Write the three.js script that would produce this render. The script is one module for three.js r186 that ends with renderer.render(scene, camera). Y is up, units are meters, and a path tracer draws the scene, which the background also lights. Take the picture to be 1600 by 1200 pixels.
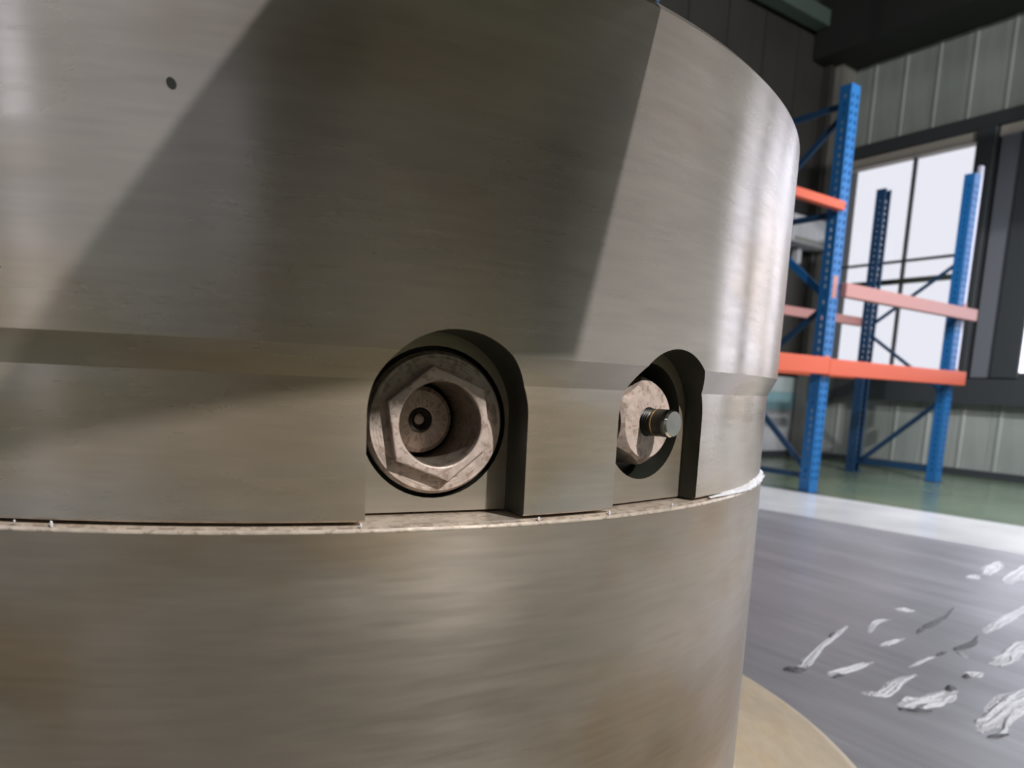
import * as THREE from 'three';
import { RoundedBoxGeometry } from 'three/addons/geometries/RoundedBoxGeometry.js';
import { mergeGeometries, toCreasedNormals } from 'three/addons/utils/BufferGeometryUtils.js';
import { RectAreaLightUniformsLib } from 'three/addons/lights/RectAreaLightUniformsLib.js';
import { Brush, Evaluator, SUBTRACTION, INTERSECTION } from 'three-bvh-csg';

// ---------------------------------------------------------------- camera, sky, lights, exposure
const W = 1600, HT = 1200, FOCAL = 1110.3, PRINCIPAL_Y = 755.9;        // the lens is shifted upwards, the camera pitched down 8.1 degrees
const scene = new THREE.Scene();
const camera = new THREE.PerspectiveCamera(2 * Math.atan(PRINCIPAL_Y / FOCAL) * 180 / Math.PI, W / (2 * PRINCIPAL_Y), 0.03, 200);
camera.rotation.order = 'YXZ';
camera.position.set(0, 0.64, 0);
camera.rotation.set(-8.12 * Math.PI / 180, 0, 2.71 * Math.PI / 180);
camera.setViewOffset(W, 2 * PRINCIPAL_Y, 0, 0, W, HT);
camera.focus = 0.58;
camera.userData.fStop = 7;

const renderer = new THREE.WebGLRenderer();
renderer.toneMapping = THREE.LinearToneMapping;
renderer.toneMappingExposure = 0.76;
renderer.shadowMap.enabled = true;
RectAreaLightUniformsLib.init();
scene.background = new THREE.Color().setRGB(0.80, 0.82, 0.96);       // bright overcast sky behind every window
scene.backgroundIntensity = 4.2;

// hall axes: x runs square to the window wall (towards it), z along that wall (towards and past the camera)
const TURN = Math.atan2(0.5637, 0.826);
const HX = new THREE.Vector3(Math.cos(TURN), 0, -Math.sin(TURN)), HZ = new THREE.Vector3(Math.sin(TURN), 0, Math.cos(TURN));
const hall = (a, y, b) => new THREE.Vector3(HX.x * a + HZ.x * b, y, HX.z * a + HZ.z * b);

// ---------------------------------------------------------------- helpers
let seedState = 7;
const rnd = () => { seedState = (seedState + 0x6d2b79f5) | 0; let t = Math.imul(seedState ^ (seedState >>> 15), 1 | seedState); t = (t + Math.imul(t ^ (t >>> 7), 61 | t)) ^ t; return ((t ^ (t >>> 14)) >>> 0) / 4294967296; };
const hash = (x, y, s) => { let h = Math.imul(x, 374761393) ^ Math.imul(y, 668265263) ^ Math.imul(s, 2147483647 - 1013904223); h = Math.imul(h ^ (h >>> 13), 1274126177); return ((h ^ (h >>> 16)) >>> 0) / 4294967296; };
const fade = (t) => t * t * t * (t * (t * 6 - 15) + 10);
function vnoise(x, y, px, py, s) {                                     // value noise that repeats after px, py cells
  const ix = Math.floor(x), iy = Math.floor(y), fx = fade(x - ix), fy = fade(y - iy), m = (a, n) => ((a % n) + n) % n;
  const a = hash(m(ix, px), m(iy, py), s), b = hash(m(ix + 1, px), m(iy, py), s), c = hash(m(ix, px), m(iy + 1, py), s), d = hash(m(ix + 1, px), m(iy + 1, py), s);
  return (a + (b - a) * fx) + ((c + (d - c) * fx) - (a + (b - a) * fx)) * fy;
}
function fbm(u, v, px, py, oct, s) { let t = 0, a = 0.5, n = 0; for (let o = 0; o < oct; o++) { t += a * vnoise(u * px, v * py, px, py, s + o); n += a; a *= 0.5; px *= 2; py *= 2; } return t / n; }
function texture(w, h, f, srgb) {                                      // f(u, v) gives [r, g, b] or a number, 0..1
  const data = new Uint8Array(w * h * 4);
  for (let y = 0; y < h; y++) for (let x = 0; x < w; x++) {
    const c = f((x + 0.5) / w, (y + 0.5) / h), i = (y * w + x) * 4, q = (k) => Math.max(0, Math.min(255, Math.round((typeof c === 'number' ? c : c[k]) * 255)));
    data[i] = q(0); data[i + 1] = q(1); data[i + 2] = q(2); data[i + 3] = 255;
  }
  const t = new THREE.DataTexture(data, w, h);
  t.wrapS = t.wrapT = THREE.RepeatWrapping; t.magFilter = THREE.LinearFilter; t.minFilter = THREE.LinearMipmapLinearFilter; t.generateMipmaps = true;
  if (srgb) t.colorSpace = THREE.SRGBColorSpace;
  t.needsUpdate = true;
  return t;
}
const sized = (t, w, h) => { t.repeat.set(1 / w, 1 / h); return t; };
const mat = (o) => new THREE.MeshStandardMaterial(o);
const phys = (o) => new THREE.MeshPhysicalMaterial(o);
const smooth = (a, b, x) => { const t = Math.max(0, Math.min(1, (x - a) / (b - a))); return t * t * (3 - 2 * t); };

const taken = {};
const numbered = (n) => { const k = taken[n] ?? 0; taken[n] = k + 1; return k ? n + '_' + String(k).padStart(3, '0') : n; };
function lit(m) { m.castShadow = true; m.receiveShadow = true; return m; }
function part(name, geometry, material, parent) { const m = lit(new THREE.Mesh(geometry, material)); m.name = name; parent.add(m); return m; }
function thing(name, label, category, position, turn = 0, group) {
  const o = new THREE.Group(); o.name = numbered(name); o.position.copy(position); o.rotation.y = turn;
  o.userData = { label, category }; if (group) o.userData.group = group;
  scene.add(o); return o;
}
function structure(name, label, category) { const o = new THREE.Group(); o.name = name; o.rotation.y = TURN; o.userData = { kind: 'structure', label, category }; scene.add(o); return o; }
function box(x0, x1, y0, y1, z0, z1, r = 0) {
  const g = r ? new RoundedBoxGeometry(x1 - x0, y1 - y0, z1 - z0, 2, r) : new THREE.BoxGeometry(x1 - x0, y1 - y0, z1 - z0);
  const p = g.attributes.position, n = g.attributes.normal, uv = g.attributes.uv;
  g.translate((x0 + x1) / 2, (y0 + y1) / 2, (z0 + z1) / 2);
  for (let i = 0; i < p.count; i++) {                                  // uv in metres
    const ax = Math.abs(n.getX(i)), ay = Math.abs(n.getY(i)), az = Math.abs(n.getZ(i));
    if (ay >= ax && ay >= az) uv.setXY(i, p.getX(i), p.getZ(i)); else if (ax >= az) uv.setXY(i, p.getZ(i), p.getY(i)); else uv.setXY(i, p.getX(i), p.getY(i));
  }
  return g;
}
function bar(a, b, w, d) {                                             // a flat bar between two points, w wide and d thick
  const A = new THREE.Vector3(...a), B = new THREE.Vector3(...b), len = A.distanceTo(B), g = new THREE.BoxGeometry(d, len, w);
  const q = new THREE.Quaternion().setFromUnitVectors(new THREE.Vector3(0, 1, 0), B.clone().sub(A).normalize());
  g.applyQuaternion(q); g.translate((A.x + B.x) / 2, (A.y + B.y) / 2, (A.z + B.z) / 2); return g;
}
// a closed profile of (radius, height) turned about y, flat across profile corners; uv = metres around and up
function turned(profile, segments, crease = 0.5, R = 0.6686) {
  const pos = [], nor = [], uv = [], idx = [], n = profile.length;
  const area = profile.reduce((s, p, i) => { const q = profile[(i + 1) % n]; return s + p[0] * q[1] - q[0] * p[1]; }, 0);
  const pts = area > 0 ? profile : [...profile].reverse();
  for (let i = 0; i < n; i++) {
    const p = pts[i], q = pts[(i + 1) % n], dx = q[0] - p[0], dy = q[1] - p[1], l = Math.hypot(dx, dy) || 1, nx = dy / l, ny = -dx / l;
    const base = pos.length / 3;
    for (let k = 0; k <= segments; k++) {
      const t = -Math.PI + (k / segments) * 2 * Math.PI, s = Math.sin(t), c = Math.cos(t);
      for (const e of [p, q]) { pos.push(e[0] * s, e[1], e[0] * c); nor.push(nx * s, ny, nx * c); uv.push(t * R, Math.abs(ny) > 0.8 ? e[0] : e[1]); }
    }
    for (let k = 0; k < segments; k++) { const a = base + k * 2; if (p[0] > 0 || q[0] > 0) idx.push(a, a + 2, a + 3, a, a + 3, a + 1); }
  }
  const g = new THREE.BufferGeometry();
  g.setAttribute('position', new THREE.Float32BufferAttribute(pos, 3)); g.setAttribute('normal', new THREE.Float32BufferAttribute(nor, 3)); g.setAttribute('uv', new THREE.Float32BufferAttribute(uv, 2)); g.setIndex(idx);
  return g;
}
const alongZ = (g) => { g.rotateX(Math.PI / 2); return g; };            // a turned shape with its axis along z

// ---------------------------------------------------------------- materials
const steelColor = texture(2048, 1024, (u, v) => {
  const blot = fbm(u, v, 7, 5, 5, 11), smear = fbm(u, v, 9, 30, 3, 23), fine = fbm(u, v, 60, 300, 2, 31), film = smooth(0.42, 0.74, fbm(u, v, 9, 7, 5, 47));
  const k = 0.86 + 0.32 * (blot - 0.5) + 0.05 * (smear - 0.5) + 0.05 * (fine - 0.5) - 0.05 * film;
  return [k, k * (0.985 - 0.05 * film), k * (0.965 - 0.13 * film)];
}, true);
const steelRough = texture(2048, 1024, (u, v) => {
  const blot = fbm(u, v, 8, 6, 5, 61), smear = fbm(u, v, 10, 44, 3, 71), fine = fbm(u, v, 50, 240, 2, 83), wipe = smooth(0.45, 0.75, fbm(u, v, 12, 10, 5, 91));
  return 0.62 + 0.36 * (blot - 0.5) + 0.14 * (smear - 0.5) + 0.12 * (fine - 0.5) + 0.18 * wipe;
});
const steelBump = texture(2048, 1024, (u, v) => {
  const h = 0.5 + 0.10 * (fbm(u, v, 14, 420, 2, 101) - 0.5) + 0.4 * (fbm(u, v, 26, 22, 3, 111) - 0.5);
  return h;
});
for (const t of [steelColor, steelRough, steelBump]) sized(t, 2.1, 1.05);
const M = {};
M.steel = phys({ color: new THREE.Color().setRGB(0.90, 0.84, 0.805), metalness: 0.7, roughness: 0.45, map: steelColor, roughnessMap: steelRough, bumpMap: steelBump, bumpScale: 0.00010, anisotropy: 0.92, anisotropyRotation: Math.PI / 2 });
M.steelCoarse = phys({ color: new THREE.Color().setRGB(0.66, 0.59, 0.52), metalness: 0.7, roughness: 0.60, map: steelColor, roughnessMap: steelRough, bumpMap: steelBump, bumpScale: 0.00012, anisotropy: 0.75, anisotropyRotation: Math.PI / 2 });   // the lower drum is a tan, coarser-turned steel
M.cutSteel = mat({ color: new THREE.Color().setRGB(0.58, 0.53, 0.46), metalness: 0.6, roughness: 0.42, map: steelColor, bumpMap: steelBump, bumpScale: 0.0004 });
M.shadeSpeckBlack = mat({ color: new THREE.Color().setRGB(0.035, 0.036, 0.028), metalness: 0.2, roughness: 0.38 });  // puts the shade of pocket walls and holes into the colour; also the speck
const scored = texture(512, 512, (u, v) => 0.5 + 0.7 * (fbm(u, v, 24, 24, 4, 131) - 0.5) + 0.5 * (fbm(u, v, 6, 70, 2, 141) - 0.5));
sized(scored, 0.08, 0.08);
const nutTone = texture(512, 512, (u, v) => { const f = fbm(u, v, 16, 16, 4, 151), d = smooth(0.58, 0.7, fbm(u, v, 22, 22, 3, 161)); const k = 0.86 + 0.2 * (f - 0.5) - 0.12 * d; return [k, k * (0.95 - 0.03 * d), k * (0.91 - 0.05 * d)]; }, true);
sized(nutTone, 0.11, 0.11);
M.ledge = mat({ color: new THREE.Color().setRGB(0.96, 0.91, 0.83), metalness: 0.3, roughness: 0.3, map: nutTone, bumpMap: scored, bumpScale: 0.00015 });
M.nutFace = mat({ color: new THREE.Color().setRGB(0.97, 0.86, 0.82), metalness: 0.12, roughness: 0.4, map: nutTone, bumpMap: scored, bumpScale: 0.0002 });
M.nutCollar = mat({ color: new THREE.Color().setRGB(0.96, 0.86, 0.81), metalness: 0.12, roughness: 0.45, map: nutTone, bumpMap: scored, bumpScale: 0.0007 });
M.bore = mat({ color: new THREE.Color().setRGB(0.5, 0.47, 0.42), metalness: 0.6, roughness: 0.4, map: nutTone });
M.darkMetal = mat({ color: new THREE.Color().setRGB(0.05, 0.048, 0.042), metalness: 0.6, roughness: 0.4 });
M.brightMetal = mat({ color: new THREE.Color().setRGB(0.82, 0.80, 0.76), metalness: 1, roughness: 0.16 });
M.brass = mat({ color: new THREE.Color().setRGB(0.78, 0.52, 0.2), metalness: 1, roughness: 0.3 });
const creamMap = texture(1024, 512, (u, v) => { const k = 0.90 + 0.14 * (fbm(u, v, 8, 8, 4, 171) - 0.5) + 0.06 * (fbm(u, v, 60, 60, 2, 181) - 0.5), s = smooth(0.6, 0.75, fbm(u, v, 14, 12, 4, 191)); return [k, k * (0.955 - 0.015 * s), k * (0.88 - 0.04 * s)]; }, true);
sized(creamMap, 1.2, 0.6);
M.cream = mat({ color: new THREE.Color().setRGB(0.80, 0.755, 0.685), roughness: 0.42, metalness: 0.0, map: creamMap });

const floorMap = texture(1024, 1024, (u, v) => { const k = 0.86 + 0.22 * (fbm(u, v, 5, 5, 5, 201) - 0.5) + 0.1 * (fbm(u, v, 60, 60, 2, 211) - 0.5), s = smooth(0.55, 0.75, fbm(u, v, 9, 9, 4, 221)); return [k * (0.92 + 0.05 * s), k, k * (0.93 - 0.03 * s)]; }, true);
sized(floorMap, 4, 4);
const floorRough = texture(512, 512, (u, v) => 0.7 + 0.5 * (fbm(u, v, 8, 8, 5, 231) - 0.5)); sized(floorRough, 4, 4);
M.floor = mat({ color: new THREE.Color().setRGB(0.185, 0.21, 0.165), roughness: 0.34, map: floorMap, roughnessMap: floorRough });
M.whitePaint = mat({ color: new THREE.Color().setRGB(0.78, 0.78, 0.79), roughness: 0.24, map: floorRough && texture(512, 512, (u, v) => 0.93 + 0.14 * (fbm(u, v, 8, 8, 5, 241) - 0.5), true), roughnessMap: floorRough });
M.whitePaint.map.repeat.set(0.5, 0.5);
const deckMap = texture(1024, 1024, (u, v) => { const k = 0.82 + 0.14 * (fbm(u, v, 22, 3, 4, 251) - 0.5) + 0.08 * (fbm(u, v, 120, 9, 2, 261) - 0.5) + 0.16 * (fbm(u, v, 4, 4, 4, 271) - 0.5); return [k * 0.97, k * 0.975, k]; }, true);
sized(deckMap, 2, 2);
const deckRough = texture(1024, 1024, (u, v) => 0.72 + 0.3 * (fbm(u, v, 24, 4, 4, 281) - 0.5) + 0.2 * (fbm(u, v, 5, 5, 3, 291) - 0.5)); sized(deckRough, 2, 2);
M.deck = mat({ color: new THREE.Color().setRGB(0.46, 0.455, 0.465), roughness: 0.5, map: deckMap, roughnessMap: deckRough, bumpMap: deckRough, bumpScale: 0.0012 });
const flakeBump = texture(256, 256, (u, v) => fbm(u, v, 8, 8, 4, 301)); sized(flakeBump, 0.08, 0.08);
M.mat = mat({ color: new THREE.Color().setRGB(0.04, 0.048, 0.03), roughness: 0.75 });  // colour of the added sheet that stands in for floor shade
M.film = mat({ color: new THREE.Color().setRGB(0.55, 0.55, 0.58), roughness: 0.3, bumpMap: flakeBump, bumpScale: 0.004 });
M.flake = mat({ color: new THREE.Color().setRGB(0.72, 0.72, 0.76), roughness: 0.24, bumpMap: flakeBump, bumpScale: 0.006 });
M.flakeDark = mat({ color: new THREE.Color().setRGB(0.11, 0.11, 0.125), roughness: 0.5, bumpMap: flakeBump, bumpScale: 0.006 });

const panelMap = texture(512, 512, (u, v) => { const k = 0.9 + 0.16 * (fbm(u, v, 4, 4, 4, 311) - 0.5) + 0.1 * (fbm(u, v, 40, 3, 3, 321) - 0.5); return [k * 0.985, k, k * 0.985]; }, true);
sized(panelMap, 1.6, 1.6);
M.panel = mat({ color: new THREE.Color().setRGB(0.42, 0.43, 0.42), roughness: 0.55, map: panelMap });
M.palePanel = mat({ color: new THREE.Color().setRGB(0.56, 0.55, 0.51), roughness: 0.6, map: panelMap });
M.brownPanel = mat({ color: new THREE.Color().setRGB(0.40, 0.31, 0.24), roughness: 0.6, map: panelMap });
M.panelAlt = mat({ color: new THREE.Color().setRGB(0.38, 0.40, 0.385), roughness: 0.55, map: panelMap });
M.wallShade = mat({ color: new THREE.Color().setRGB(0.055, 0.05, 0.046), roughness: 0.7, map: panelMap });  // shade of the unlit upper end wall put into the colour
M.greyDoor = mat({ color: new THREE.Color().setRGB(0.3, 0.3, 0.3), roughness: 0.5 });
M.wallBright = mat({ color: new THREE.Color().setRGB(0.62, 0.61, 0.66), roughness: 0.6, map: panelMap });
M.cyan = mat({ color: new THREE.Color().setRGB(0.36, 0.58, 0.66), roughness: 0.5, map: panelMap });
M.pale = mat({ color: new THREE.Color().setRGB(0.64, 0.70, 0.73), roughness: 0.5, map: panelMap });
M.roof = mat({ color: new THREE.Color().setRGB(0.022, 0.026, 0.024), roughness: 0.8 });
M.girder = mat({ color: new THREE.Color().setRGB(0.02, 0.022, 0.02), roughness: 0.7 });
M.purlin = mat({ color: new THREE.Color().setRGB(0.10, 0.135, 0.115), roughness: 0.6 });
M.column = mat({ color: new THREE.Color().setRGB(0.33, 0.31, 0.29), roughness: 0.6, map: panelMap });
M.frameDark = mat({ color: new THREE.Color().setRGB(0.045, 0.05, 0.055), roughness: 0.5 });
M.frameTan = mat({ color: new THREE.Color().setRGB(0.36, 0.33, 0.29), roughness: 0.55 });
M.greyPanel = mat({ color: new THREE.Color().setRGB(0.16, 0.17, 0.19), roughness: 0.45 });
M.greenBar = mat({ color: new THREE.Color().setRGB(0.05, 0.06, 0.045), roughness: 0.5 });
M.glassTint = phys({ color: new THREE.Color().setRGB(0.33, 0.325, 0.305), roughness: 0, transmission: 1, thickness: 0, ior: 1.45 });   // tint put in to dim the sky behind this window
M.smear = mat({ color: new THREE.Color().setRGB(0.86, 0.86, 0.90), roughness: 0.25, side: THREE.DoubleSide });
M.tubeGlow = mat({ color: 0xffffff, emissive: new THREE.Color().setRGB(0.93, 0.95, 1), emissiveIntensity: 5 });
M.bulb = mat({ color: 0xffffff, emissive: new THREE.Color().setRGB(1, 0.985, 0.97), emissiveIntensity: 6 });
M.glass = phys({ color: 0xffffff, roughness: 0, transmission: 1, thickness: 0, ior: 1.45 });
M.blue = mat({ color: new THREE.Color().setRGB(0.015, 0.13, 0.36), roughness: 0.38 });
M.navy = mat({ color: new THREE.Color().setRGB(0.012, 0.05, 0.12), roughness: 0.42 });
M.orange = mat({ color: new THREE.Color().setRGB(0.58, 0.10, 0.045), roughness: 0.42 });
M.orangeDull = mat({ color: new THREE.Color().setRGB(0.42, 0.20, 0.18), roughness: 0.45 });  // duller, pinker orange for the mid-height beams and connectors
M.paleLavender = mat({ color: new THREE.Color().setRGB(0.72, 0.72, 0.86), roughness: 0.4 });

// ---------------------------------------------------------------- the hall
const addedRooflights = [[-5.6, -4.6, -1.2]];   // x0, x1, z start, unseen opening added for light; all end at z = 10
const XW = 6.95, XL = -8, ZE = -4.62, ZB = 13, YC = 5.4;                // window wall, far side, end wall, back, ceiling
{
  const f = structure('floor', 'green epoxy painted hall floor with a white painted strip', 'floor');
  part('concrete_slab', box(XL - 0.3, XW + 0.3, -0.2, 0, ZE - 0.3, ZB + 0.3), M.floor, f);
  const s = new THREE.Shape([[3.3, -4.6], [4.1, -4.6], [4.26, -2.6], [4.9, 3], [3.75, 3], [3.3, -1.4]].map(([x, z]) => new THREE.Vector2(x, -z)));
  const g = new THREE.ExtrudeGeometry(s, { depth: 0.004, bevelEnabled: false }); g.rotateX(-Math.PI / 2);
  part('white_strip', g, M.whitePaint, f);
  const c = structure('ceiling', 'dark steel roof deck over the hall', 'ceiling');
  let x = XL - 0.3;
  for (const [a, b, z0] of [...addedRooflights, [XW + 0.3, 0, 0]]) {
    part('roof_deck', box(x, a, YC, YC + 0.2, ZE - 0.3, 10), M.roof, c); x = b;
    if (!b) break;
    part('roof_deck', box(a, b, YC, YC + 0.2, ZE - 0.3, z0), M.roof, c);
    const g = new THREE.PlaneGeometry(b - a, 10 - z0); g.rotateX(Math.PI / 2); g.translate((a + b) / 2, YC + 0.1, (10 + z0) / 2); part('added_rooflight_pane', g, M.glass, c);
    for (let k = 1; z0 + 2.4 * k < 10; k++) part('added_rooflight_bar', box(a, b, YC + 0.02, YC + 0.08, z0 + 2.4 * k, z0 + 2.4 * k + 0.06), M.girder, c);
  }
  part('roof_deck', box(XL - 0.3, XW + 0.3, YC, YC + 0.2, 10, ZB + 0.3), M.roof, c);
  part('eave_girder', box(XW - 0.5, XW - 0.002, 3.87, 4.4, ZE + 0.02, 1.6), M.girder, c);
  part('end_purlin', box(3.4, XW - 0.52, 4.12, 4.26, ZE + 0.03, ZE + 0.17), M.purlin, c);
  for (let k = 0; k < 3; k++) part('rafter', box(XL + 0.1, XW - 0.36, YC - 0.3, YC - 0.002, -3.2 + k * 4.4, -3.06 + k * 4.4), M.girder, c);
}
// window wall: openings [z0, z1, kind]
const SILL = 0.9, HEAD = 2.95;
const openings = [[-4.44, -3.2], [-3.04, -1.6], [-1.42, -0.3], [0.1, 1.1]];
{
  const w = structure('wall_right', 'grey-green ribbed cladding wall with a row of bright windows', 'wall');
  part('outer_skin', box(XW + 0.06, XW + 0.2, 0, SILL, ZE - 0.3, ZB + 0.3), M.panel, w);
  part('outer_skin', box(XW + 0.06, XW + 0.2, HEAD, YC, ZE - 0.3, ZB + 0.3), M.panel, w);
  part('dark_fascia', box(XW, XW + 0.06, 3.87, YC - 0.002, ZE - 0.05, 1.62), M.girder, w);
  let z = ZE - 0.3; for (const [a, b] of [...openings, [ZB + 0.3, 0]]) { part('outer_skin', box(XW + 0.06, XW + 0.2, SILL, HEAD, z, a), M.frameDark, w); z = b; }
  const ribbed = (y0, y1, len) => {                                     // one cladding board with a raised rib
    const s = new THREE.Shape([[0, 0], [0.055, 0], [0.055, len * 0.16], [0.065, len * 0.2], [0.065, len * 0.26], [0.055, len * 0.3], [0.055, len * 0.97], [0.045, len * 0.99], [0, len * 0.99]].map(([x, zz]) => new THREE.Vector2(x, zz)));
    const g = new THREE.ExtrudeGeometry(s, { depth: y1 - y0, bevelEnabled: false }); g.rotateX(-Math.PI / 2); g.scale(-1, 1, -1); g.translate(XW + 0.06, y0, 0);
    return g;
  };
  const lowG = ribbed(0.06, 0.64, 0.3), highG = ribbed(3.1, 3.87, 0.3);
  for (let k = 0; k < 21; k++) {
    part('cladding_board', lowG, k % 3 ? M.panel : M.panelAlt, w).position.z = ZE + 0.3 * k;
    part('cladding_board', highG, k % 3 ? M.panel : M.panelAlt, w).position.z = ZE + 0.3 * k;
  }
  part('wall_pier', box(XW - 0.01, XW + 0.06, 0.86, 2.95, 1.12, 1.68), M.panel, w);
  const door = structure('door_1', 'large grey roller shutter door in the long wall beyond the windows', 'door');
  for (let k = 0; k < 26; k++) part('shutter_slat', box(XW - 0.02 - 0.012 * (k % 2), XW + 0.058, 0.003 + k * 0.206, 0.003 + (k + 1) * 0.206 - 0.006, 1.75, 10.5, 0.01), M.greyDoor, door);
  part('door_guide', box(XW - 0.06, XW + 0.055, 0.003, YC - 0.003, 1.69, 1.745), M.frameDark, door);
  part('base_rail', box(XW - 0.03, XW + 0.06, 0.002, 0.06, ZE + 0.02, 1.66), M.frameDark, w);
  part('sill_band', box(XW - 0.09, XW + 0.06, 0.64, 0.86, ZE + 0.25, 1.66), M.frameDark, w);
  part('head_band', box(XW - 0.07, XW + 0.06, 2.985, 3.1, ZE + 0.25, 1.66), M.frameDark, w);
  openings.forEach(([a, b], i) => {
    const o = structure('window_' + (i + 1), ['bright two-light window with thin glazing bars behind the blue rack', 'window beside the dark steel post with a grey sliding shutter', 'bright window in the long wall, next but one from the rack', 'bright window in the long wall near the cylinder'][i], 'window');
    const x0 = XW + 0.0, x1 = XW + 0.06;
    part('frame_head', box(x0 - 0.05, x1, HEAD - 0.06, HEAD + 0.03, a, b, 0.006), M.frameTan, o);
    part('frame_sill', box(x0 - 0.02, x1, SILL - 0.04, SILL + 0.02, a, b, 0.006), M.frameDark, o);
    part('frame_jamb', box(x0 - 0.02, x1, SILL + 0.02, HEAD - 0.06, a, a + 0.035, 0.006), M.frameDark, o);
    part('frame_jamb', box(x0 - 0.02, x1, SILL + 0.02, HEAD - 0.06, b - 0.035, b, 0.006), M.frameTan, o);
    const mid = i === 0 ? -3.77 : (a + b) / 2;
    part('mullion', box(x0 + 0.01, x1 - 0.01, SILL + 0.02, HEAD - 0.06, mid - 0.012, mid + 0.012), M.frameDark, o);
    part('glazing_bar', box(x0 + 0.01, x1 - 0.01, 1.95, 1.972, a + 0.035, mid - 0.012), M.frameDark, o);
    part('glazing_bar', box(x0 + 0.01, x1 - 0.01, 1.95, 1.972, mid + 0.012, b - 0.035), M.frameDark, o);
    part('rail', box(x0 - 0.03, x0 + 0.008, 1.742, 1.79, a + 0.035, b - 0.035), M.greenBar, o);
    for (const [za, zb] of [[a + 0.035, mid - 0.012], [mid + 0.012, b - 0.035]]) for (const [ya, yb] of [[SILL + 0.02, 1.95], [1.972, HEAD - 0.06]]) {
      const g = new THREE.PlaneGeometry(zb - za, yb - ya); g.rotateY(-Math.PI / 2); g.translate(x0 + 0.035, (ya + yb) / 2, (za + zb) / 2);
      part('pane', g, i < 1 ? M.glassTint : M.glass, o);
    }
    if (i === 1) { part('shutter', box(x0 - 0.05, x0 - 0.022, 0.87, 2.9, a + 0.02, a + 0.22, 0.006), M.greyPanel, o); part('shutter', box(x0 - 0.08, x0 - 0.052, 0.87, 2.9, a + 0.19, a + 0.40, 0.006), M.frameDark, o); }
  });
  // steel posts between the windows
  for (const [a, b] of [[-3.2, -3.04], [-1.6, -1.42], [-0.3, 0.1]]) part('steel_post', box(XW - 0.1, XW + 0.055, 0.87, 2.98, a + 0.005, b - 0.005, 0.01), M.frameDark, w);
}
{
  const e = structure('wall_back', 'end wall with shade put into its dark upper boards above a pale and blue painted dado in the far corner', 'wall');
  part('outer_skin', box(XL - 0.3, XW + 0.055, 0, YC, ZE - 0.25, ZE - 0.06), M.wallShade, e);
  for (let k = 0; k < 14; k++) part('shade_board', box(XW - 0.235 - (k + 1) * 0.5 + 0.012, XW - 0.235 - k * 0.5, 0.86, 4.1, ZE - 0.06, ZE), M.wallShade, e);
  part('dado_panel', box(0, XW - 0.235, 0.06, 0.488, ZE - 0.06, ZE - 0.01), M.wallBright, e);
  part('blue_stripe', box(0, XW - 0.235, 0.49, 0.67, ZE - 0.06, ZE - 0.008), M.cyan, e);
  part('pale_stripe', box(0, XW - 0.235, 0.672, 0.83, ZE - 0.06, ZE - 0.008), M.pale, e);
  part('base_rail', box(0, XW - 0.235, 0.002, 0.058, ZE - 0.06, ZE + 0.012), M.frameDark, e);
  part('corner_column', box(XW - 0.23, XW - 0.002, 0.002, 4.1, ZE + 0.0, ZE + 0.17), M.column, e);
  part('corner_flange', box(XW - 0.31, XW - 0.235, 0.9, 4.1, ZE + 0.002, ZE + 0.09), M.wallShade, e);
}
// the side of the hall behind the camera, mirrored by the steel
const leftOpenings = [[3.3, 4.05]];
{
  const w = structure('wall_left', 'pale cladding wall on the far side of the hall with high windows', 'wall');
  part('cladding', box(XL - 0.2, XL, 0, 1.7, ZE - 0.3, ZB + 0.3), M.palePanel, w);
  part('cladding', box(XL - 0.2, XL, 4.7, YC, ZE - 0.3, ZB + 0.3), M.palePanel, w);
  let z = ZE - 0.3; for (const [a, b] of [...leftOpenings, [ZB + 0.3, 0]]) { part('cladding', box(XL - 0.2, XL, 1.7, 4.7, z, a), M.palePanel, w); z = b; }
  leftOpenings.forEach(([a, b], i) => {
    const o = structure('window_' + (openings.length + 1 + i), 'high bright window on the far side of the hall', 'window');
    part('frame_rail', box(XL - 0.1, XL + 0.01, 1.7, 2.36, a, b), M.frameDark, o); part('frame_rail', box(XL - 0.1, XL + 0.01, 4.64, 4.7, a, b), M.frameDark, o);
    part('mullion', box(XL - 0.1, XL + 0.01, 1.76, 4.64, (a + b) / 2 - 0.03, (a + b) / 2 + 0.03), M.frameDark, o);
    for (const [p, q] of [[a, (a + b) / 2 - 0.03], [(a + b) / 2 + 0.03, b]]) { const g = new THREE.PlaneGeometry(q - p, 2.88); g.rotateY(Math.PI / 2); g.translate(XL - 0.05, 3.2, (p + q) / 2); part('pane', g, M.glass, o); }
  });
  const b = structure('wall_front', 'brown cladding wall closing the hall behind the camera', 'wall');
  part('cladding', box(XL - 0.3, XW + 0.055, 0, YC, ZB, ZB + 0.2), M.brownPanel, b);
}
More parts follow.
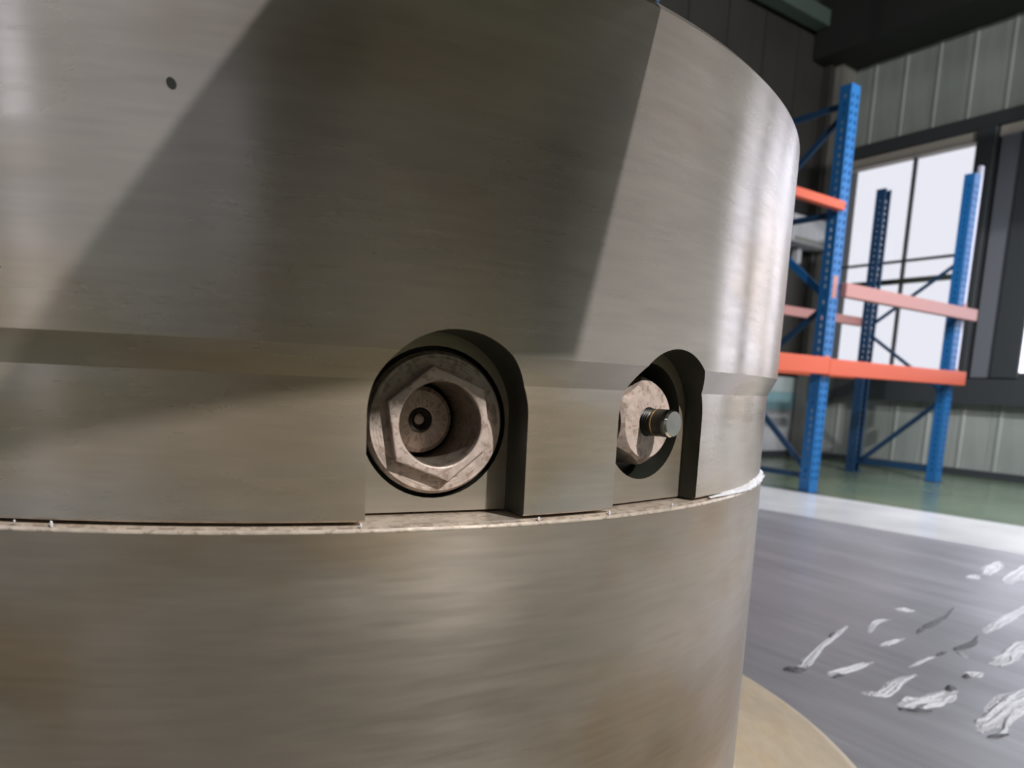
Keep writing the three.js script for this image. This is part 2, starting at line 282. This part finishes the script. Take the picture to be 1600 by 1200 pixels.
// ---------------------------------------------------------------- the steel cylinder
const AX = -0.3192, AZ = -1.0840, R1 = 0.6686, R2 = 0.659, R3 = 0.6615;
const POCKETS = [{ th: 24.83, q: 0.622, yc: 0.6146, w: 0.0584 }, { th: 42.5, q: 0.638, yc: 0.6146, w: 0.0584 }];
const casing = thing('steel_casing', 'large turned steel cylinder with two bolt pockets filling the left of the view', 'machine part', new THREE.Vector3(AX, 0, AZ));
{
  const evaluator = new Evaluator(); evaluator.useGroups = true; evaluator.attributes = ['position', 'normal', 'uv'];
  const bodyG = turned([[0.52, 0.5425], [R2 - 0.005, 0.5425], [R2 - 0.0012, 0.5432], [R2, 0.5445], [R2, 0.6377], [R1, 0.6575], [R1, 0.9115], [R1 - 0.0065, 0.9185], [0.52, 0.9185]], 480);
  let body = new Brush(bodyG, [M.steel]); bodyG.addGroup(0, bodyG.index.count, 0); body.updateMatrixWorld();
  for (const p of POCKETS) {
    const s = new THREE.Shape(); s.moveTo(-p.w, 0.5); s.lineTo(p.w, 0.5); s.lineTo(p.w, p.yc); s.absarc(0, p.yc, p.w, 0, Math.PI, false); s.lineTo(-p.w, 0.5);
    const g = new THREE.ExtrudeGeometry(s, { depth: 0.09, bevelEnabled: false, curveSegments: 28 }); g.translate(0, 0, p.q);   // groups: caps, walls
    const cut = new Brush(g, [M.cutSteel, M.shadeSpeckBlack]); cut.rotation.y = p.th * Math.PI / 180; cut.updateMatrixWorld();
    body = evaluator.evaluate(body, cut, SUBTRACTION); body.updateMatrixWorld();
    // round spot face and bolt hole
    const first = p === POCKETS[0], rs = first ? 0.0555 : 0.050, ds = first ? 0.016 : 0.032, cy = first ? 0.608 : 0.612;
    for (const [r, d] of [[rs, ds], [first ? 0.0345 : 0.016, 0.075]]) {
      const c = new THREE.CylinderGeometry(r, r, d + 0.02, 48); c.rotateX(Math.PI / 2); c.translate(0, cy, p.q + 0.01 - d / 2);
      const b = new Brush(c, [M.shadeSpeckBlack, M.shadeSpeckBlack, M.shadeSpeckBlack]); b.rotation.y = p.th * Math.PI / 180; b.updateMatrixWorld();
      body = evaluator.evaluate(body, b, SUBTRACTION); body.updateMatrixWorld();
    }
  }
  lit(body); body.name = 'upper_body'; casing.add(body);
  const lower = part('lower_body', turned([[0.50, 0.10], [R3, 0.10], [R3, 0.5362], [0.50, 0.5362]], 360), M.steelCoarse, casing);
  part('ledge_ring', turned([[0.53, 0.5364], [R3, 0.5364], [R3, 0.5374], [R3 - 0.0012, 0.5390], [R3 - 0.005, 0.5405], [0.53, 0.5405]], 360), M.ledge, casing);
  // white sealant wiped along the lip, and a few burrs painted white for their glints
  const N = 90, K = 6, pos = [], idx = [];
  for (let i = 0; i <= N; i++) for (let k = 0; k <= K; k++) {
    const u = i / N, t = (50 + 24 * u) * Math.PI / 180, wob = vnoise(u * 40, 3, 512, 512, 401), full = smooth(0.0, 0.45, u), h = 0.0016 + 0.0085 * full * (0.6 + 0.7 * wob), a = k / K;
    const y = 0.5372 + 0.0035 * (1 - full) + h * a, bulge = Math.sin(Math.PI * a) * (0.0012 + 0.0035 * full * (0.4 + vnoise(u * 55, k, 512, 512, 411))), r = R3 - 0.0006 - (y > 0.5395 ? Math.min(0.0035, y - 0.5395) : 0) + bulge;
    pos.push(r * Math.sin(t), y, r * Math.cos(t));
  }
  for (let i = 0; i < N; i++) for (let k = 0; k < K; k++) { const a = i * (K + 1) + k; idx.push(a, a + K + 1, a + K + 2, a, a + K + 2, a + 1); }
  const sg = new THREE.BufferGeometry(); sg.setAttribute('position', new THREE.Float32BufferAttribute(pos, 3)); sg.setIndex(idx); sg.computeVertexNormals();
  part('white_smear', sg, M.smear, casing);
  for (let k = 0; k < 6; k++) {
    const deg = [1.5, 3.4, 19.5, 31, 37, 44][k], t = deg * Math.PI / 180, g = new THREE.IcosahedronGeometry(0.0009 + rnd() * 0.0007, 0);
    g.scale(0.8, 1.1 + rnd() * 1.5, 0.6); g.rotateY(t); g.translate((R3 - 0.0008) * Math.sin(t), 0.5402 + rnd() * 0.002, (R3 - 0.0008) * Math.cos(t)); part('burr_glint', g, M.smear, lower);
  }
  part('base_flange', turned([[0.50, 0.001], [0.893, 0.001], [0.896, 0.004], [0.896, 0.052], [0.880, 0.060], [R3 + 0.03, 0.060], [R3 + 0.012, 0.066], [R3 - 0.0002, 0.0985], [0.50, 0.0985]], 240), M.cream, casing);
  const spotT = 10.115 * Math.PI / 180, spot = new THREE.CircleGeometry(0.0030, 14); spot.scale(0.85, 1.15, 1); spot.rotateZ(0.5); spot.translate(0, 0.7972, R1 + 0.0002); spot.rotateY(spotT); part('dark_speck', spot, M.shadeSpeckBlack, casing);
}
// flange nut in the first pocket
{
  const p = POCKETS[0], th = p.th * Math.PI / 180, q = 0.626, cy = 0.608;
  const nut = thing('flange_nut', 'scored round-collared hex nut with open bore in the left pocket of the steel cylinder', 'nut', new THREE.Vector3(AX + Math.sin(th) * q, cy, AZ + Math.cos(th) * q), th);
  part('collar', alongZ(turned([[0.0325, -0.015], [0.050, -0.015], [0.052, -0.011], [0.052, -0.004], [0.0495, 0.0005], [0.043, 0.0012], [0.0325, 0.0012]], 72, 0, 0.04)), M.nutCollar, nut);
  const hexShape = new THREE.Shape(); for (let k = 0; k < 6; k++) { const a = (39 + 60 * k) * Math.PI / 180; hexShape[k ? 'lineTo' : 'moveTo'](0.0405 * Math.cos(a), 0.0405 * Math.sin(a)); } hexShape.closePath();
  const hole = new THREE.Path(); hole.absarc(0, 0, 0.0318, 0, Math.PI * 2, true); hexShape.holes.push(hole);
  const hg = new THREE.ExtrudeGeometry(hexShape, { depth: 0.006, bevelEnabled: true, bevelSize: 0.0012, bevelThickness: 0.0012, bevelSegments: 2, curveSegments: 40 }); hg.translate(0, 0, 0.0025);
  part('hex_head', hg, M.nutFace, nut);
  part('bore_sleeve', alongZ(turned([[0.0305, -0.055], [0.0322, -0.055], [0.0322, 0.009], [0.0310, 0.0092], [0.0298, 0.006], [0.0296, -0.05]], 60, 0, 0.04)), M.bore, nut);
  const se = part('stud_end', alongZ(turned([[0, -0.06], [0.026, -0.06], [0.026, -0.044], [0.0225, -0.0405], [0.0105, -0.0395], [0.0095, -0.0405], [0.0085, -0.049], [0, -0.049]], 48, 0, 0.04)), M.nutFace, nut);
  part('center_ring', alongZ(turned([[0.0052, -0.0488], [0.0094, -0.0488], [0.0094, -0.0405], [0.0078, -0.0398], [0.0052, -0.0435]], 32, 0, 0.04)), M.darkMetal, se);
  part('center_pip', alongZ(turned([[0, -0.0488], [0.0042, -0.0488], [0.004, -0.0435], [0.0025, -0.0425], [0, -0.0422]], 24, 0, 0.04)), M.nutFace, se);
}
// stud and nut in the second pocket
{
  const p = POCKETS[1], th = p.th * Math.PI / 180, q = p.q, cy = 0.612;
  const stud = thing('threaded_stud', 'dark threaded stud with bright tip in the right pocket of the steel cylinder', 'stud', new THREE.Vector3(AX + Math.sin(th) * q, cy, AZ + Math.cos(th) * q), th);
  const ev = new Evaluator(); ev.attributes = ['position', 'normal', 'uv'];
  const hexS = new THREE.Shape(); for (let k = 0; k < 6; k++) { const a = (-88 + 60 * k) * Math.PI / 180; hexS[k ? 'lineTo' : 'moveTo'](0.0385 * Math.cos(a), 0.0385 * Math.sin(a)); } hexS.closePath();
  const hp = new Brush(new THREE.ExtrudeGeometry(hexS, { depth: 0.034, bevelEnabled: false }).translate(0, 0, -0.030), M.brightMetal); hp.geometry.clearGroups(); hp.updateMatrixWorld();
  const cone = new Brush(alongZ(turned([[0.0125, -0.032], [0.046, -0.032], [0.0375, -0.004], [0.031, 0.0035], [0.0125, 0.0035]], 60, 0, 0.04)), M.brightMetal); cone.updateMatrixWorld();
  const cut = ev.evaluate(hp, cone, INTERSECTION); const cg = cut.geometry; cg.clearGroups();
  part('worn_nut', cg, M.nutFace, stud);
  const prof = [[0, -0.06], [0.0112, -0.06]]; for (let z = -0.05; z < 0.0115; z += 0.0022) prof.push([0.0116, z], [0.0103, z + 0.0011]); prof.push([0.0112, 0.0125], [0.0112, 0.0135], [0, 0.0135]);
  part('threaded_shank', alongZ(turned(prof, 40)), M.darkMetal, stud);
  part('brass_ring', alongZ(turned([[0.0113, 0.0136], [0.0119, 0.0136], [0.0119, 0.0143], [0.0113, 0.0143]], 40, 0, 0.04)), M.brass, stud);
  part('stud_neck', alongZ(turned([[0, 0.0136], [0.0114, 0.0136], [0.0116, 0.0146], [0.0116, 0.024], [0, 0.024]], 40, 0, 0.04)), M.darkMetal, stud);
  part('stud_tip', alongZ(turned([[0, 0.0241], [0.0116, 0.0241], [0.0116, 0.0280], [0.0104, 0.0297], [0, 0.0300]], 40, 0, 0.04)), M.brightMetal, stud);
}

// unseen plate over the rim, shaped to throw the slanted shadow on the steel
{
  const t = thing('occluder_plate', 'unseen steel plate over the rim of the steel cylinder, shaped to throw the slanted shadow on it', 'bracket', new THREE.Vector3(AX, 0.9186, AZ));
  const a0 = 20.5 * Math.PI / 180, a1 = 38 * Math.PI / 180, s = new THREE.Shape();                  // shape in (x, -z)
  s.moveTo(0.56 * Math.sin(a0), -0.56 * Math.cos(a0)); s.absarc(0, 0, R1 + 0.31, a0 - Math.PI / 2, a1 - Math.PI / 2, false); s.absarc(0, 0, 0.56, a1 - Math.PI / 2, a0 - Math.PI / 2, true);
  const g = new THREE.ExtrudeGeometry(s, { depth: 0.03, bevelEnabled: false, curveSegments: 40 }); g.rotateX(-Math.PI / 2); g.translate(0, 0.0004, 0);
  part('plate', g, M.cutSteel, t);
  for (const d of [25, 34]) { const b = new THREE.CylinderGeometry(0.018, 0.018, 0.02, 6); b.translate(0.61 * Math.sin(d * Math.PI / 180), 0.0406, 0.61 * Math.cos(d * Math.PI / 180)); part('bolt_head', b, M.darkMetal, t); }
}
// bay lamp high behind the camera: the key light of the steel
{
  const t = thing('bay_lamp', 'round bay lamp hanging from the roof behind the camera', 'lamp', hall(1.43, 4.2, 3.72), TURN);
  part('housing', turned([[0, 0.03], [0.10, 0.03], [0.16, 0.0], [0.165, 0.0], [0.165, 0.02], [0.11, 0.16], [0, 0.18]], 40, 0, 0.1), M.frameDark, t);
  part('hanger', new THREE.CylinderGeometry(0.012, 0.012, 1.01, 10).translate(0, 0.69, 0), M.frameDark, t);
  part('bulb', new THREE.SphereGeometry(0.075, 24, 16).translate(0, -0.05, 0), M.bulb, t);
  const l = new THREE.PointLight(new THREE.Color().setRGB(1, 0.985, 0.97), 120); l.name = 'bay_lamp_light'; l.position.set(0, -0.05, 0); l.castShadow = true; l.shadow.radius = 3.4; t.add(l);
}

// unseen batten lamp added to brighten the floor, rack and lower wall
{
  const t = thing('added_batten_lamp', 'unseen batten lamp added to brighten the aisle in front of the windows', 'lamp', hall(4.5, 3.35, -0.5), TURN);
  part('housing', box(-0.16, 0.16, 0, 0.07, -0.75, 0.75, 0.015), M.frameDark, t);
  part('hood', box(-0.2, -0.162, -0.27, 0.05, -0.9, 0.9), M.frameDark, t); part('hood', box(0.162, 0.2, -0.06, 0.05, -0.76, 0.76), M.frameDark, t);  // longer hood side added to keep this light off the cylinder
  part('lamp_diffuser', box(-0.14, 0.14, -0.012, -0.0005, -0.72, 0.72), M.tubeGlow, t);
  for (const z of [-0.5, 0.5]) part('hanger', new THREE.CylinderGeometry(0.006, 0.006, 1.97, 8).translate(0, 1.057, z), M.frameDark, t);
  const l = new THREE.RectAreaLight(new THREE.Color().setRGB(0.93, 0.95, 1), 205, 0.28, 1.44); l.name = 'added_batten_light'; l.position.set(0, -0.016, 0); l.rotation.x = -Math.PI / 2; t.add(l);
}

// ---------------------------------------------------------------- grey platform sheet with torn white streaks
{
  const t = thing('platform_sheet', 'grey brushed platform sheet under the steel cylinder with torn white streaks', 'platform', hall(0, 0, 0), TURN);
  const s = new THREE.Shape(), CX = 0.347, CZ = -1.075, CR = 0.905, X0 = 1.12, ang = Math.acos((X0 - CX) / CR);   // sheet ends at the round base of the cylinder
  s.moveTo(X0, 2.6); s.absarc(CX, -CZ, CR, ang, -ang, true); s.lineTo(X0, -0.8); s.lineTo(3.66, -0.8); s.lineTo(3.44, 1.4); s.lineTo(3.26, 2.6); s.lineTo(X0, 2.6);
  const g = new THREE.ExtrudeGeometry(s, { depth: 0.014, bevelEnabled: true, bevelSize: 0.003, bevelThickness: 0.003, bevelSegments: 2, curveSegments: 40 }); g.rotateX(-Math.PI / 2); g.translate(0, 0.003, 0);
  part('sheet', g, M.deck, t);
  const ribbon = (pts, w, h, s0) => {                                   // a low ragged ridge along a path
    const curve = new THREE.CatmullRomCurve3(pts.map(([x, z]) => new THREE.Vector3(x, 0, z))), N = Math.max(10, Math.round(curve.getLength() / 0.012)), K = 8, pos = [], uv = [], idx = [];
    for (let i = 0; i <= N; i++) {
      const u = i / N, c = curve.getPoint(u), d = curve.getTangent(u), ends = Math.pow(Math.sin(Math.PI * Math.min(0.97, 0.03 + u)), 0.45);
      const ww = w * ends * (0.55 + 0.9 * vnoise(u * N * 0.25, s0, 512, 512, 5)), off = w * 0.5 * (vnoise(u * N * 0.2, s0 + 9, 512, 512, 6) - 0.5);
      for (let k = 0; k <= K; k++) {
        const a = (k / K - 0.5) * 2, y = h * ends * (1 - a * a) * (0.5 + vnoise(u * N * 0.5, k * 0.7 + s0, 512, 512, 8));
        pos.push(c.x - d.z * (a * ww / 2 + off), 0.0202 + y, c.z + d.x * (a * ww / 2 + off)); uv.push(u * curve.getLength(), a * ww);
      }
    }
    for (let i = 0; i < N; i++) for (let k = 0; k < K; k++) { const a = i * (K + 1) + k; idx.push(a, a + 1, a + K + 2, a, a + K + 2, a + K + 1); }
    const r = new THREE.BufferGeometry(); r.setAttribute('position', new THREE.Float32BufferAttribute(pos, 3)); r.setAttribute('uv', new THREE.Float32BufferAttribute(uv, 2)); r.setIndex(idx); r.computeVertexNormals();
    if (r.attributes.normal.getY(Math.floor(pos.length / 6)) < 0) { r.setIndex(idx.reverse()); r.computeVertexNormals(); }
    return r;
  };
  const white = [
    [[[1.44, -0.90], [1.495, -0.92], [1.656, -0.977], [1.84, -1.03]], 0.022], [[[1.465, -0.853], [1.529, -0.848], [1.645, -0.845]], 0.024], [[[1.446, -0.761], [1.471, -0.734], [1.558, -0.746], [1.66, -0.757]], 0.026],
    [[[1.449, -0.678], [1.514, -0.669], [1.573, -0.658], [1.649, -0.668]], 0.05], [[[1.477, -0.544], [1.574, -0.55], [1.749, -0.571], [1.895, -0.587]], 0.055], [[[1.766, -0.896], [1.831, -0.898], [1.89, -0.897]], 0.016],
    [[[1.841, -0.972], [1.953, -1.008], [2.016, -1.002]], 0.016], [[[2.12, -1.04], [2.175, -1.018]], 0.03], [[[1.689, -0.785], [1.79, -0.79], [1.83, -0.79]], 0.009], [[[2.142, -0.816], [2.276, -0.831], [2.539, -0.864], [2.665, -0.876]], 0.03],
    [[[1.921, -0.783], [1.888, -0.739]], 0.014], [[[1.893, -0.691], [2.006, -0.701], [2.14, -0.716], [2.244, -0.732]], 0.04], [[[1.765, -0.688], [1.82, -0.684]], 0.03], [[[2.77, -1.118], [2.86, -1.131]], 0.035], [[[2.884, -1.126], [3.202, -1.19]], 0.045], [[[2.814, -1.022], [3.142, -1.089], [3.305, -1.123]], 0.05],
  ];
  const dark = [[[[1.40, -0.914], [1.45, -0.895]], 0.028], [[[1.70, -0.995], [1.76, -1.012]], 0.008], [[[1.96, -0.902], [2.047, -0.915], [2.144, -0.926], [2.319, -0.971]], 0.016], [[[1.83, -0.79], [1.885, -0.79]], 0.010], [[[1.923, -0.792], [2.0, -0.787], [2.098, -0.806]], 0.020], [[[1.436, -0.677], [1.458, -0.656], [1.49, -0.636]], 0.014], [[[1.628, -0.671], [1.664, -0.674]], 0.022], [[[1.745, -0.690], [1.768, -0.688]], 0.014], [[[1.47, -0.528], [1.52, -0.512]], 0.008], [[[1.462, -0.838], [1.50, -0.834]], 0.009]];
  const strands = (p, w, i) => {                                        // each streak is a few ragged strands lying side by side
    const n = w > 0.02 ? 3 : 2, gs = [];
    for (let k = 0; k < n; k++) {
      const o = (k / (n - 1) - 0.5) * w * 0.8, c = new THREE.CatmullRomCurve3(p.map(([x, z]) => new THREE.Vector3(x, 0, z))), u0 = rnd() * 0.22, u1 = 1 - rnd() * 0.25, q = [];
      for (let m = 0; m <= 6; m++) { const u = u0 + (u1 - u0) * m / 6, P = c.getPoint(u), T = c.getTangent(u), j = o * (1.1 - 0.7 * u) + (rnd() - 0.5) * w * 0.25; q.push([P.x - T.z * j, P.z + T.x * j]); }
      gs.push(ribbon(q, w * (n > 2 ? 0.28 : 0.4), w * 0.09 + 0.001, i * 3.3 + k * 17));
    }
    return mergeGeometries(gs);
  };
  white.forEach(([p, w], i) => part('grey_film', ribbon(p, w * 0.95, w * 0.02 + 0.0006, i * 5.7 + 31), M.film, t));
  white.forEach(([p, w], i) => part('white_streak', strands(p, w, i), M.flake, t));
  dark.forEach(([p, w], i) => part('dark_scrap', ribbon(p, w, w * 0.2 + 0.003, i * 4.1 + 60), M.flakeDark, t));
}

// unseen dark sheet added as floor shade for the chamfer to mirror
{
  const t = thing('shade_mat', 'added dark green sheet standing in for shade on the floor in front of the steel cylinder', 'mat', hall(0, 0, 0), TURN);
  const s = new THREE.Shape(), CX = 0.347, CZ = -1.075, CR = 0.905, z0 = -0.42, dx = Math.sqrt(CR * CR - (z0 - CZ) ** 2), aa = Math.atan2(CZ - z0, dx);
  s.moveTo(-1.6, -z0); s.lineTo(CX - dx, -z0); s.absarc(CX, -CZ, CR, Math.PI - aa, aa + 2 * Math.PI, false); s.lineTo(1.08, -z0); s.lineTo(1.08, -1.5); s.lineTo(-1.6, -1.5); s.lineTo(-1.6, -z0);
  const g = new THREE.ExtrudeGeometry(s, { depth: 0.009, bevelEnabled: false, curveSegments: 40 }); g.rotateX(-Math.PI / 2); g.translate(0, 0.0005, 0);
  part('shade_sheet', g, M.mat, t);
}
// ---------------------------------------------------------------- blue and orange pallet rack by the window
{
  const rack = thing('pallet_rack', 'blue upright pallet rack with orange beams standing in front of the bright window', 'rack', hall(0, 0, 0), TURN);
  const postW = 0.095, postD = 0.07, T = 0.004;
  const postGeometry = (h) => {                                         // punched channel: web towards -z and +z sides open
    const gs = [];
    const plate = (w, hgt, rows, hw) => {
      const s = new THREE.Shape([new THREE.Vector2(-w / 2, 0), new THREE.Vector2(w / 2, 0), new THREE.Vector2(w / 2, hgt), new THREE.Vector2(-w / 2, hgt)]);
      for (let y = 0.08; y < hgt - 0.06; y += 0.05) for (const cx of rows) { const p = new THREE.Path([new THREE.Vector2(cx - hw, y), new THREE.Vector2(cx - hw * 0.6, y + 0.026), new THREE.Vector2(cx + hw * 0.6, y + 0.026), new THREE.Vector2(cx + hw, y)]); s.holes.push(p); }
      return new THREE.ExtrudeGeometry(s, { depth: T, bevelEnabled: false });
    };
    const web = plate(postW, h, [-0.024, 0.024], 0.009); gs.push(web);
    for (const sx of [-1, 1]) { const f = plate(postD, h, [0], 0.007); f.rotateY(Math.PI / 2); f.translate(sx > 0 ? postW / 2 - T : -postW / 2, 0, -postD / 2); gs.push(f); }
    const lipL = box(-postW / 2, -postW / 2 + 0.025, 0, h, -postD - T, -postD), lipR = box(postW / 2 - 0.025, postW / 2, 0, h, -postD - T, -postD);
    return mergeGeometries([...gs.map((g) => g.toNonIndexed ? (g.index ? g.toNonIndexed() : g) : g), lipL.toNonIndexed(), lipR.toNonIndexed()]);
  };
  const XA = 4.33, XB = 6.09, XE = 2.57, ZF = -2.77, ZR = -3.53;
  const pg = postGeometry(2.56), pgRear = postGeometry(2.38);
  const post = (x, z, g, m, back) => { const o = part('upright', g, m, rack); o.position.set(x, 0.006, z); if (back) o.rotation.y = Math.PI; return o; };
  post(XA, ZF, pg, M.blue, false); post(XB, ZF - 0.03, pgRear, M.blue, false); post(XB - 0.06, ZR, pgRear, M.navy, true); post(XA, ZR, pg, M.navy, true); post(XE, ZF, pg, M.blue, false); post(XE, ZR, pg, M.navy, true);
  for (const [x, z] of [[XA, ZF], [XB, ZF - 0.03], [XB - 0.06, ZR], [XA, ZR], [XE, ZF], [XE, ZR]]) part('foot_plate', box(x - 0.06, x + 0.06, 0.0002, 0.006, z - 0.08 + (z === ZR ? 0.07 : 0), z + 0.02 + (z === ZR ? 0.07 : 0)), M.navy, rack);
  const beam = (x0, x1, y0, y1, z, m) => part('beam', box(x0, x1, y0, y1, z, z + 0.045, 0.006), m, rack);
  beam(XA - 0.03, XB + 0.07, 0.78, 0.888, ZF + 0.006, M.orange); beam(XE, XA - 0.032, 0.785, 0.895, ZF + 0.006, M.orange);
  beam(XA + 0.06, XB + 0.12, 1.285, 1.375, ZF + 0.006, M.orangeDull);
  beam(XE, XA - 0.05, 1.80, 1.855, ZF + 0.006, M.orange);
  beam(XA, XB - 0.06, 1.262, 1.335, ZR - 0.052, M.orangeDull); beam(XA + 0.05, XB - 0.11, 0.81, 0.88, ZR - 0.052, M.orange); beam(XE, XA - 0.05, 0.80, 0.88, ZR - 0.052, M.orange);
  for (const [x, y] of [[XA, 0.77], [XB, 0.77], [XA, 1.275], [XB, 1.275]]) part('beam_connector', box(x - 0.025, x + 0.025, y, y + 0.14, ZF + 0.0045, ZF + 0.0058), M.orangeDull, rack);
  const zf = ZF - 0.04, zr = ZR + 0.04;
  const brace = (x, y0, z0, y1, z1, m, w = 0.036) => part('brace', bar([x, y0, z0], [x, y1, z1], w, 0.02), m, rack);
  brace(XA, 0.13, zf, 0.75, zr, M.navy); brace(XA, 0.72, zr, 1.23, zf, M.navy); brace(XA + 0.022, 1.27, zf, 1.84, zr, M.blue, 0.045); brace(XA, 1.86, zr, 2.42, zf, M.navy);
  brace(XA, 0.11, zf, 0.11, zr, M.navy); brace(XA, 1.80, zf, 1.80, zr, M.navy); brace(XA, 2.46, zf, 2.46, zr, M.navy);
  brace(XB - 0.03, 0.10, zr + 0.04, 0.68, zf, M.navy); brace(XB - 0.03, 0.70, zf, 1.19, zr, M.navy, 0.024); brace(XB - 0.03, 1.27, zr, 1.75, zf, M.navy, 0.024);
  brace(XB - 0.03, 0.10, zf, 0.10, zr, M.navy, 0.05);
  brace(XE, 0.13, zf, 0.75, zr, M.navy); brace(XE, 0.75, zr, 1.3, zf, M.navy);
  part('edge_strip', box(XB + 0.05, XB + 0.095, 0.9, 2.46, ZF - 0.06, ZF - 0.03, 0.006), M.paleLavender, rack);  // pale lavender strip along the post edge
}
// small things in the far corner
{
  const ac = thing('wall_unit', 'pale grey box unit hung high on the dark end wall', 'wall unit', hall(6.5, 2.1, ZE), TURN);
  part('body', box(-0.42, 0.22, 0.0, 0.26, 0.002, 0.24, 0.02), M.wallBright, ac);
  part('grille', box(-0.38, 0.18, 0.02, 0.05, 0.241, 0.25), M.column, ac);
  part('pipe', box(-0.14, -0.07, -0.16, -0.001, 0.05, 0.12, 0.01), M.wallBright, ac);
  part('pipe', box(0.14, 0.18, -0.12, -0.001, 0.05, 0.09, 0.01), M.wallBright, ac);
  const bin = thing('wall_cabinet', 'small dark green cabinet by the corner column above the blue stripe', 'cabinet', hall(6.80, 0.62, ZE + 0.18), TURN);
  part('body', box(-0.11, 0.12, 0, 0.24, 0, 0.14, 0.012), M.greenBar, bin);
  part('door', box(-0.095, 0.105, 0.015, 0.225, 0.1402, 0.152, 0.004), M.greenBar, bin);
  part('latch', box(0.075, 0.09, 0.1, 0.135, 0.1522, 0.165, 0.003), M.column, bin);
}
renderer.render(scene, camera);
